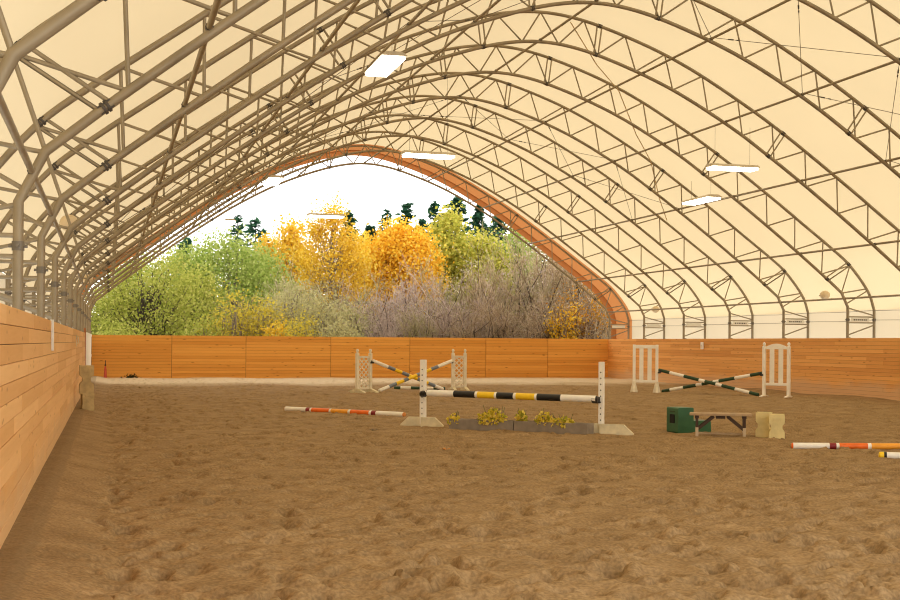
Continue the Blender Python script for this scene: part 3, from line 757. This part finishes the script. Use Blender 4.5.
# ---- bench
c = at(721, 19.35)
t = thing('wooden_bench', 'small weathered wooden bench with dark braces beside the green mounting block', 'bench', (c.x, c.y, gmin(c.x, c.y) - .01), math.radians(-26), None)
b = MB()
for y in (-.10, .02, .14): b.bevbox((0, y - .02, .345), (.92, .112, .035), .005)
b.build('bench_top', BENCH, t)
for sx_ in (-1, 1):
    for sy in (-1, 1):
        b = MB(); x = sx_ * .35; b.bevbox((x, sy * .115, .165), (.042, .045, .325), .005, mi=0); b.bevbox((x, sy * .115, .075), (.047, .05, .15), .005, mi=1); b.build('leg', [BENCH_D, BENCH_L], t)
        b = MB(); p, q = Vector((sx_ * .34, sy * .115, .12)), Vector((sx_ * .10, sy * .115, .315)); dv = q - p
        b.bevbox((p + q) / 2, (dv.length, .03, .045), .004, Matrix.Rotation(-math.atan2(dv.z, dv.x), 3, 'Y')); b.build('brace', BENCH_D, t)
    b = MB(); b.bevbox((sx_ * .35, 0, .305), (.06, .25, .045), .004); b.build('cross_rail', BENCH_D, t)
b = MB(); b.bevbox((0, 0, .305), (.14, .24, .045), .004); b.build('centre_batten', BENCH_D, t)
b = MB(); b.bevbox((0, 0, .05), (.66, .03, .03), .004); b.build('shadow_bar', BENCH, t)  # added bar standing in for the ground shadow between the legs
# ---- plastic jump blocks
def block_mesh(w, h, dp, notch=.16):
    n_ = notch * w
    poly = [(-w / 2, 0), (w / 2, 0), (w / 2, .30 * h), (w / 2 - .04 * w, .34 * h), (w / 2 - n_, .42 * h), (w / 2 - n_, .58 * h), (w / 2 - .04 * w, .66 * h), (w / 2, .70 * h), (w / 2, h), (-w / 2, h), (-w / 2, .70 * h), (-w / 2 + .04 * w, .66 * h), (-w / 2 + n_, .58 * h), (-w / 2 + n_, .42 * h), (-w / 2 + .04 * w, .34 * h), (-w / 2, .30 * h)]
    b = MB(); b.prism(poly, 1, -dp / 2, dp / 2); return b
def jblock(label, loc, rz, w, h, dp, m, group, notch=.16):
    t = thing('jump_block', label, 'jump block', loc, rz, group)
    o = block_mesh(w, h, dp, notch).build('body', m, t)
    bv = o.modifiers.new('round', 'BEVEL'); bv.width = .012; bv.segments = 2; bv.limit_method = 'ANGLE'
    b = MB(); b.bevbox((0, -dp / 2 - .003, h * .84), (w * .55, .012, h * .12), .005); o2 = b.build('raised_panel', m, t)
    return t
c = at(764.5, 19.25); jblock('pale yellow plastic jump block, left of the two beside the bench', (c.x, c.y, gmin(c.x, c.y) - .01), math.radians(-34), .20, .37, .22, BLOCK, 'pale yellow jump blocks')
c = at(777.3, 18.9); jblock('pale yellow plastic jump block, right of the two beside the bench', (c.x, c.y, gmin(c.x, c.y) - .01), math.radians(-28), .20, .36, .24, BLOCK, 'pale yellow jump blocks')
c = at(87.8, 23.8); zb_ = gmin(c.x, c.y) - .005
jblock('dusty tan plastic block standing on the sand at the left wall, under another', (c.x, c.y, zb_), math.radians(8), .20, .32, .30, BLOCK_D, 'stacked tan jump blocks', .03)
jblock('dusty tan waisted plastic block on top of the stack at the left wall', (c.x - .02, c.y, zb_ + .32), math.radians(4), .235, .50, .24, BLOCK_D, 'stacked tan jump blocks', .24)
# ---- cone and debris by the far wall
c = at(105.5, 45.6)
t = thing('marker_cone', 'slim red marker with a thin dark stick, standing before the far wall', 'cone', (c.x, c.y, gmin(c.x, c.y)))
b = MB(); b.tube([(0, 0, 0), (0, 0, .03)], .065, 12); b.tube([(0, 0, .03), (0, 0, .30), (0, 0, .36), (0, 0, .42)], [.055, .045, .035, .02], 12); b.build('cone_body', CONE, t)
b = MB(); b.tube([(0, 0, .42), (.01, 0, .62)], .014, 6); b.tube([(0, 0, .42), (0, 0, .50)], [.035, .02], 8); b.build('stick', BENCH_D, t)
c = at(132, 45.9); rg = np.random.RandomState(4); b = MB()
for _ in range(90): leaf(b, Vector((rg.normal() * .13, rg.normal() * .06, abs(rg.normal()) * .05 + .01)), rg, rg.uniform(.05, .11))
tag(b.build('leaf_pile', leaf_mat('dead_leaves', (.05, .045, .02), (.12, .11, .05)), None, (c.x, c.y, gmin(c.x, c.y))), 'small dark clump of dead leaves at the foot of the far wall', 'leaves', None, 'stuff')
for (u, d, lab) in ((446, 16.35, 'fallen orange maple leaf lying on the sand before the nearest jump'), (374, 19.6, 'small dark fallen leaf on the sand left of the nearest jump')):
    c = at(u, d); b = MB(); rg = np.random.RandomState(int(u))
    for i in range(5):
        a = i * 1.2 + .3; dv = Vector((math.cos(a), math.sin(a), .35)); e = Vector((-math.sin(a), math.cos(a), .1))
        b.add([(0, 0, .005), dv * .045 + e * .02, dv * .085, dv * .045 - e * .02], [(0, 1, 2, 3)], 0)
    tag(b.build('fallen_leaf', mat('leaf_%d' % u, (.55, .20, .02) if u == 446 else (.10, .06, .03), .7), None, (c.x, c.y, gmin(c.x, c.y, .1) + .012)), lab, 'leaf')

# ------------------------------------------------------------------ lamps
FX = [(14.12, 27.28, 4.17, 0, 'flat lit lamp fixture under the right roof slope, higher of the two'),
      (15.20, 31.13, 3.86, PI / 2, 'flat lit lamp fixture under the right roof slope, lower of the two'),
      (4.60, 21.75, 4.83, PI / 2, 'large bright lamp fixture nearest to view under the left roof slope'),
      (7.03, 28.35, 4.30, 0.06, 'long bright lamp fixture left of the ridge, in front of the orange strip'),
      (7.03, 42.63, 4.26, 0.06, 'dim lamp fixture left of the ridge seen against the yellow trees'),
      (4.56, 37.08, 4.67, PI / 2, 'bright lamp fixture under the left roof slope beside the orange strip'),
      (4.16, 47.0, 4.34, PI / 2, 'lamp fixture under the left roof slope at the far end, against the sky')]
for (x, y, z, rz, lab) in FX:
    z += EYE; t = thing('lamp_fixture', lab, 'lamp', (x, y, z), rz, 'hanging lamp fixtures')
    b = MB(); b.prism([(-.20, .0), (-.20, .015), (-.12, .07), (.12, .07), (.20, .015), (.20, .0)], 0, -.61, .61); b.build('housing', HOUSING, t)
    b = MB(); b.bevbox((0, 0, -.028), (1.16, .36, .05), .01); b.build('diffuser', TUBE, t)
    if rz > 1: t.scale = (1.28, 1.1, 1)
    ztop = inner_z(x - CX) - z
    for sx_ in (-.45, .45):
        b = MB(); b.tube([(sx_, 0, .07), (sx_, 0, max(.2, ztop))], .004, 4); b.build('hanging_wire', CABLE, t)
for (x, y, z, lab) in ((-.60, 20.36, 1.80, 'round frosted globe lamp on the left trusses, nearer of the two'), (-.60, 38.4, 1.79, 'round frosted globe lamp on the left trusses, farther of the two'),
                       (19.82, 32.6, 1.46, 'round frosted globe lamp on the right trusses, nearer of the two'), (19.8, 44.3, 1.33, 'round frosted globe lamp on the right trusses, farther of the two')):
    t = thing('globe_lamp', lab, 'lamp', (x, y, z + EYE), 0, 'globe lamps on the trusses')
    b = MB(); b.sphere((0, 0, 0), (.145, .145, .13)); b.build('globe', GLOBE, t)
    b = MB(); b.tube([(0, .1, .0), (0, .17, .0)], .05, 10); b.tube([(0, .15, 0), (0, .3, 0)], .012, 6); b.build('socket', STEEL_D, t)

# ------------------------------------------------------------------ outside
GRASS = mat('grass_outside', (.10, .12, .035), .95, 0, .4, .6, .5, 8)
b = MB(); nx = 30
b.add([(-70, YEND + .2, -.03), (90, YEND + .2, -.03), (90, 190, -.03), (-70, 190, -.03)], [(0, 1, 2, 3)])
structure(b.build('ground_outside', GRASS), 'rough grass ground outside beyond the far wall', 'ground')

def hz_top(v, u, d): return EYE - (v - (341 + .007 * (u - 109))) / F * d
def branchy(b, rg, base, tip, r0, r1, wob=.08, n=5, sides=5):
    L = (tip - base).length; pts = []
    for i in range(n):
        t = i / (n - 1); w = Vector(rg.normal(size=3)) * L * wob * math.sin(PI * t); pts.append(base.lerp(tip, t) + w)
    b.tube(pts, [r0 + (r1 - r0) * i / (n - 1) for i in range(n)], sides, cap=False); return pts
def tree(name, label, u, d, vtop, hw, lm, seed, shape='round', nc=70, nl=90, ls=(.14, .26), zlow=.25, bark=BARK, spread=.12, trunks=1, group=None):
    rg = np.random.RandomState(seed); R = hw * d / F; cl = R * spread + .18; H = hz_top(vtop, u, d) - cl * 1.3
    c = at(u, d); t = thing(name, label, 'tree', (c.x, c.y, -.05), 0, group)
    tb = MB(); fb = MB(); cents = []
    for i in range(nc):
        for _ in range(60):
            h = rg.uniform(zlow, 1)
            q = (h - zlow) / (1 - zlow)
            if shape == 'round': w = math.sqrt(max(0, 1 - (2 * q - .85) ** 2 / 1.35)) if q < 1 else 0
            elif shape == 'cone': w = (1 - q) ** .8 * .95 + .05
            else: w = min(1, .45 + .9 * q) if q < .55 else max(.04, (1 - q) / .45) ** .75
            if rg.uniform() < w + .1: break
        a = rg.uniform(0, 2 * PI); r = R * w * rg.uniform(.25, 1) ** .5
        cents.append(Vector((r * math.cos(a), r * math.sin(a), h * H)))
    bases = [Vector((rg.normal() * .12 * (trunks > 1) * 2, rg.normal() * .2 * (trunks > 1), 0)) for _ in range(trunks)]
    for i, bs in enumerate(bases):
        tp = Vector((rg.normal() * R * .3 * (trunks > 1), rg.normal() * R * .3 * (trunks > 1), H * (.95 if shape != 'round' else .8)))
        pts = branchy(tb, rg, bs, tp, H * .017 + .03, .02, .03, 7, 7)
        for j, ce in enumerate(cents):
            if j % trunks == i:
                s = max(.12, min(.9, (ce.z / H) - .18 - .25 * math.hypot(ce.x, ce.y) / max(R, .1) * (shape == 'round')))
                p0 = bs.lerp(tp, s); branchy(tb, rg, p0, ce, .035, .008, .05, 4, 4)
    cl = R * spread + .18
    for ce in cents:
        for _ in range(nl):
            p = ce + Vector(rg.normal(size=3)) * cl
            if p.z < .1: p.z = .1
            leaf(fb, p, rg, rg.uniform(*ls))
    tb.build('trunk', bark, t); fb.build('crown', lm, t); return t
def conifer(label, u, d, vtop, hw, seed, lm, sparse=1.0):
    rg = np.random.RandomState(seed); H = hz_top(vtop, u, d); R = hw * d / F
    c = at(u, d); t = thing('conifer', label, 'tree', (c.x, c.y, -.05), 0, 'conifers behind the broadleaf trees')
    tb = MB(); fb = MB(); tb.tube([(0, 0, 0), (0, 0, H * .6), (0, 0, H)], [.22, .12, .02], 6, cap=False)
    z = H * .25
    while z < H * .985:
        q = 1 - z / H; w = R * min(2.2, q * 8.0 + .22) * rg.uniform(.7, 1.1)
        for k in range(int(6 * sparse) + 1):
            a = rg.uniform(0, 2 * PI); L_ = w * rg.uniform(.55, 1.1); dv = Vector((math.cos(a), math.sin(a), 0)); dr = rg.uniform(.15, .4) * L_
            tip = Vector((0, 0, z)) + dv * L_ - Vector((0, 0, dr)); tb.tube([(0, 0, z), tip], [.03, .008], 3, cap=False)
            for j in range(int(7 * sparse) + 2):
                s = rg.uniform(.15, 1); p = Vector((0, 0, z)).lerp(tip, s) + Vector(rg.normal(size=3)) * .10
                e = (dv + Vector(rg.normal(size=3)) * .5).normalized(); sd = e.cross(Vector((0, 0, 1)) + Vector(rg.normal(size=3)) * .4).normalized(); ln = rg.uniform(.5, .95); 
                fb.add([p - e * ln * .5, p + sd * ln * .22, p + e * ln * .5, p - sd * ln * .22], [(0, 1, 2, 3)])
        z += H * .022 + .10
    tb.build('trunk', BARK, t); fb.build('needles', lm, t); return t

LG = leaf_mat('pale_green_leaves', (.26, .30, .045), (.46, .47, .09), (.60, .55, .15))
LG2 = leaf_mat('bright_green_leaves', (.24, .33, .06), (.42, .49, .11), (.54, .56, .18))
LYG = leaf_mat('yellow_green_tree_leaves', (.34, .36, .05), (.60, .56, .10), (.72, .62, .14))
LY = leaf_mat('golden_leaves', (.62, .38, .03), (.82, .54, .05), (.86, .64, .13))
LO = leaf_mat('orange_maple_leaves', (.74, .38, .025), (.88, .56, .05), (.90, .66, .11))
LB = leaf_mat('brown_orange_leaves', (.40, .16, .02), (.66, .32, .04), (.30, .20, .05))
LOL = leaf_mat('olive_leaves', (.34, .31, .13), (.54, .48, .22), (.62, .54, .26))
LCON = leaf_mat('conifer_needles', (.02, .075, .045), (.05, .14, .08), (.08, .18, .09))
LYB = leaf_mat('yellow_bush_leaves', (.50, .40, .06), (.78, .62, .08), (.36, .30, .10))
TWIG = leaf_mat('bare_twigs', (.33, .23, .18), (.68, .53, .44), (.86, .74, .61))
TWIGB = leaf_mat('brown_twigs', (.30, .20, .11), (.62, .46, .28), (.84, .70, .48))
TWIGO = leaf_mat('olive_twigs', (.32, .27, .13), (.58, .50, .26), (.74, .66, .38))
LBUD = leaf_mat('dry_buds', (.44, .32, .26), (.62, .48, .40), (.66, .58, .32))

# tall conifers far behind
for i, (u, v, hw, sp, lab) in enumerate([
        (237, 210, 11, .5, 'thin dark conifer, left one of the pair left of the golden trees'), (255, 215, 12, .6, 'thin dark conifer, right one of the pair left of the golden trees'), (185, 236, 9, 1., 'dark conifer tip at the left edge of the opening'),
        (348, 208, 9, .9, 'narrow dark conifer just right of the larch'), (369, 224, 14, 1., 'short wide conifer left of the orange maple'), (386, 206, 9, .45, 'thin see-through conifer above the orange maple'),
        (406, 202, 12, .8, 'dark conifer standing out above the orange maple'), (434, 199, 13, .9, 'tall conifer left of the yellow-green tree'), (457, 193, 15, 1., 'tallest conifer behind the yellow-green tree'),
        (478, 205, 15, 1., 'conifer right of the yellow-green tree'), (497, 212, 14, 1., 'conifer close under the right roof slope'), (516, 225, 16, 1., 'last conifer on the right, mostly behind the roof edge'), (422, 218, 10, .8, 'small conifer between the maple and the tallest conifers')]):
    conifer(lab, u, 112 + (i % 3) * 4, v, hw, 100 + i, LCON, sp)
tree('larch', 'tall golden larch with upswept branches, centre of the opening', 331, 74, 196, 38, LY, 21, 'larch', 150, 95, (.09, .19), .24, BARK_P, .075)
tree('golden_tree', 'slender golden tree left of the larch', 291, 86, 214, 17, LY, 22, 'larch', 50, 90, (.16, .3), .3, BARK_P, .2)
tree('golden_tree', 'low golden tree left of the slender golden one', 268, 88, 233, 14, LY, 23, 'round', 40, 90, (.16, .3), .3, BARK_P, .2)
tree('maple', 'round orange maple right of the larch', 401, 80, 223, 36, LO, 24, 'round', 130, 150, (.14, .27), .45, BARK, .13)
tree('maple', 'paler orange tree between the larch and the round maple', 366, 83, 236, 24, LY, 25, 'round', 60, 110, (.18, .34), .4, BARK, .15)
tree('yellow_green_tree', 'yellow-green tree in front of the tallest conifers', 449, 84, 207, 27, LYG, 26, 'larch', 90, 80, (.16, .30), .3, BARK_P, .13)
tree('yellow_green_tree', 'lower yellow-green tree right of the taller one', 482, 82, 232, 26, LYG, 27, 'round', 70, 100, (.16, .30), .3, BARK_P, .15)
tree('green_tree', 'small green tree under the right roof slope', 512, 84, 222, 26, LG2, 28, 'round', 60, 100, (.16, .30), .3, BARK_P, .15)
tree('green_tree', 'broad bright green tree, tallest of the green ones', 229, 68, 230, 44, LG2, 29, 'round', 150, 190, (.09, .19), .1, BARK_P, .13)
tree('green_tree', 'bright green tree right of the broad green one', 266, 70, 246, 26, LG2, 30, 'round', 80, 170, (.09, .19), .1, BARK_P, .15)
tree('green_tree', 'bright green tree left of the broad green one', 190, 66, 240, 30, LG2, 31, 'round', 90, 170, (.09, .19), .1, BARK_P, .14)
tree('leafy_tree', 'pale green leafy tree with several dark trunks at the left', 152, 56.5, 247, 46, LG, 32, 'round', 130, 105, (.07, .15), .22, BARK, .11, 4)
tree('leafy_tree', 'pale green tree at the left edge of the opening', 112, 58, 277, 26, LG, 33, 'round', 60, 105, (.07, .15), .1, BARK, .14, 3)
tree('leafy_tree', 'pale green small tree right of the many-trunked one', 196, 60, 266, 26, LG, 34, 'round', 55, 120, (.08, .16), .1, BARK, .14, 3)
# shrubs
for i, (u, d, v, hw, m, nc, lab) in enumerate([
        (232, 55, 285, 24, LYB, 46, 'yellow leaved shrub left of the low yellow one'), (262, 56, 296, 24, LYB, 44, 'yellow and brown shrub under the bright green trees'), (276, 54, 318, 14, LY, 26, 'low bright yellow shrub just above the far wall'),
        (292, 58, 272, 30, LOL, 75, 'olive brown shrub left of the larch trunk'), (325, 57, 290, 26, LOL, 60, 'olive brown shrub in front of the larch trunk'), (354, 58, 300, 22, LOL, 50, 'olive shrub right of the larch trunk'),
        (300, 53.5, 312, 18, LYB, 34, 'low yellowish shrub in front of the olive brown ones'), (340, 53.5, 318, 18, LOL, 36, 'low olive shrub just above the far wall'), (586, 55, 262, 26, LB, 26, 'orange brown leaved shrub at the right end of the opening'),
        (566, 54, 284, 14, LO, 26, 'bright orange leaved shrub near the right end'), (205, 54, 312, 22, LG, 40, 'low green shrub above the far wall'), (120, 53, 316, 24, LG, 40, 'low green shrub at the left corner above the far wall')]):
    tree('shrub', lab, u, d, v, hw, m, 60 + i, 'round', nc, 75, (.07, .15), .04, BARK_P, .16, 4, 'shrubs beyond the far wall')
tree('olive_tree', 'pale olive tree behind the larch, filling the gap below the golden trees', 316, 92, 250, 34, LOL, 92, 'round', 80, 110, (.14, .26), .1, BARK_P, .15)
tree('green_tree', 'green tree behind the leafy one with several dark trunks', 140, 74, 252, 36, LG2, 93, 'round', 90, 140, (.10, .20), .05, BARK_P, .15)
tree('olive_tree', 'grey olive tree showing thinly left of the right roof slope', 553, 66, 226, 30, LOL, 91, 'round', 90, 110, (.09, .18), .05, BARK_P, .14)
# bare purple brown bushes
def bush_mesh(seed, H=5.5, R=2.9, nst=15):
    rg = np.random.RandomState(seed); b = MB(); k = MB(); st = MB()
    def seg(p, dv, L_, r, lv):
        pts = [p]; q = p; e = dv.copy(); n_ = 3
        for i in range(n_):
            e = (e + Vector(rg.normal(size=3)) * .16 + Vector((0, 0, .05))).normalized(); q = q + e * L_ / n_; pts.append(q)
        (st if lv < 1 or (lv == 1 and rg.uniform() < .35) else b).tube(pts, [r, r * .8, r * .6, r * .4], 4 if lv < 1 else 3, cap=False)
        if lv < 3:
            for i in range(rg.randint(4, 6) if lv < 2 else 5):
                s = rg.uniform(.25, 1); j = min(n_ - 1, int(s * n_)); pp = pts[j].lerp(pts[j + 1], s * n_ - j)
                o = Vector(rg.normal(size=3)); o = (e + o * .62 + Vector((0, 0, .15))).normalized(); seg(pp, o, L_ * rg.uniform(.4, .62), r * .55, lv + 1)
        elif rg.uniform() < .5:
            leaf(k, q, rg, rg.uniform(.06, .11))
    for i in range(nst):
        a = rg.uniform(0, 2 * PI); tl = rg.uniform(.05, .75); dv = Vector((math.cos(a) * tl, math.sin(a) * tl, 1)).normalized()
        seg(Vector((math.cos(a) * .35 * rg.uniform(), math.sin(a) * .35 * rg.uniform(), 0)), dv, H * rg.uniform(.45, .64), .045, 0)
    return b, k, st
BV = []
for sd in (1, 2, 3):
    b, k, st = bush_mesh(sd); zs = sorted(v[2] for v in b.v); BV.append(((b.mesh('branches', TWIG), b.mesh('branches', TWIGB), b.mesh('branches', TWIGO)), k.mesh('leaves', LBUD), st.mesh('stems', BARK), zs[int(len(zs) * .997)]))  # the 'leaves' mesh holds the dry buds at the twig tips
BUSH = [(372, 58, 278, 'purple brown leafless bush right of the larch, leftmost of its row'), (401, 60, 262, 'purple brown leafless bush below the orange maple'), (430, 57, 268, 'leafless bush below and left of the yellow-green trees'), (458, 60, 254, 'leafless bush below the yellow-green trees'),
        (487, 58, 248, 'leafless bush right of the one below the yellow-green trees'), (515, 60, 232, 'tall leafless bush close under the right roof slope'), (546, 59, 226, 'tallest leafless bush, rising into the right roof slope'), (574, 58, 226, 'leafless bush behind the orange shrubs'), (558, 63, 222, 'leafless bush filling the gap left of the right roof slope, behind the tallest'), (578, 64, 238, 'leafless bush deep behind the orange shrubs'), (592, 61, 236, 'leafless bush behind the others, where the roof meets the right post'), (600, 57, 262, 'leafless bush at the right post of the opening'),
        (387, 55.5, 298, 'low leafless bush in front, below the maple'), (418, 54.5, 300, 'low leafless bush in front, right of the one below the maple'), (447, 55, 296, 'low leafless bush in front, middle of the bare thicket'), (474, 54.5, 298, 'low leafless bush in front, behind the nearest jump'), (503, 55, 290, 'low leafless bush in front, right of the middle of the thicket'),
        (532, 54.5, 288, 'low leafless bush in front, left of the orange shrubs'), (560, 55, 286, 'low leafless bush in front, among the orange shrubs'), (596, 54.5, 292, 'low leafless bush in front, at the right end'),
        (620, 60, 268, 'leafless bush partly behind the right end post'), (344, 62, 268, 'olive leafless bush behind the larch trunk'), (306, 63, 262, 'olive leafless bush between the green trees and the larch'), (283, 61, 280, 'olive leafless bush below the green trees'),
        (250, 57, 300, 'olive leafless bush behind the yellow shrubs')]
rg = np.random.RandomState(9)
for i, (u, d, v, lab) in enumerate(BUSH):
    H = hz_top(v, u, d); vr = BV[i % 3]; s = H / vr[3]; c = at(u, d); sw = min(.95, max(s, .62))
    t = thing('bare_bush', lab, 'bush', (c.x, c.y, -.05), rg.uniform(0, 6), 'leafless bushes beyond the far wall'); t.scale = (sw, sw, s)
    link('branches', vr[0][2 if lab.startswith('olive') or i in (3, 5, 13) else (1 if u > 470 else 0)], t); link('leaves', vr[1], t); link('stems', vr[2], t)  # 'leaves' here are the buds of the bare twigs
# dense undergrowth that closes the foot of the thicket
b = MB(); rg = np.random.RandomState(77)
for _ in range(26000):
    x = rg.uniform(-9, 36); y = rg.uniform(62, 66); z = abs(rg.normal()) * 1.3
    leaf(b, Vector((x, y, min(z, 3.4))), rg, rg.uniform(.2, .42))
tag(b.build('undergrowth', leaf_mat('undergrowth_leaves', (.12, .10, .05), (.26, .22, .11), (.36, .28, .14))), 'dim brown undergrowth behind the shrubs and bushes', 'undergrowth', None, 'stuff')

# ------------------------------------------------------------------ world and view
w = bpy.data.worlds.new('overcast_sky'); scene.world = w; w.use_nodes = True
bg = w.node_tree.nodes['Background']; bg.inputs['Color'].default_value = (1.0, .985, .96, 1); bg.inputs['Strength'].default_value = 2.5
wn = w.node_tree.nodes; wl = w.node_tree.links.new
tc = wn.new('ShaderNodeTexCoord'); sp = wn.new('ShaderNodeSeparateXYZ'); wl(tc.outputs['Generated'], sp.inputs[0])
mr = wn.new('ShaderNodeMapRange'); mr.inputs[1].default_value = -.8; mr.inputs[2].default_value = .8; mr.inputs[3].default_value = 1.9; mr.inputs[4].default_value = 2.8
wl(sp.outputs[0], mr.inputs[0]); wl(mr.outputs[0], bg.inputs['Strength'])
scene.cycles.filter_width = 1.1
scene.view_settings.view_transform = 'Standard'; scene.view_settings.look = 'None'; scene.view_settings.gamma = 1
scene.view_settings.use_curve_mapping = False; scene.view_settings.exposure = .0
scene.cycles.max_bounces = 8; scene.cycles.diffuse_bounces = 6; scene.cycles.transmission_bounces = 8
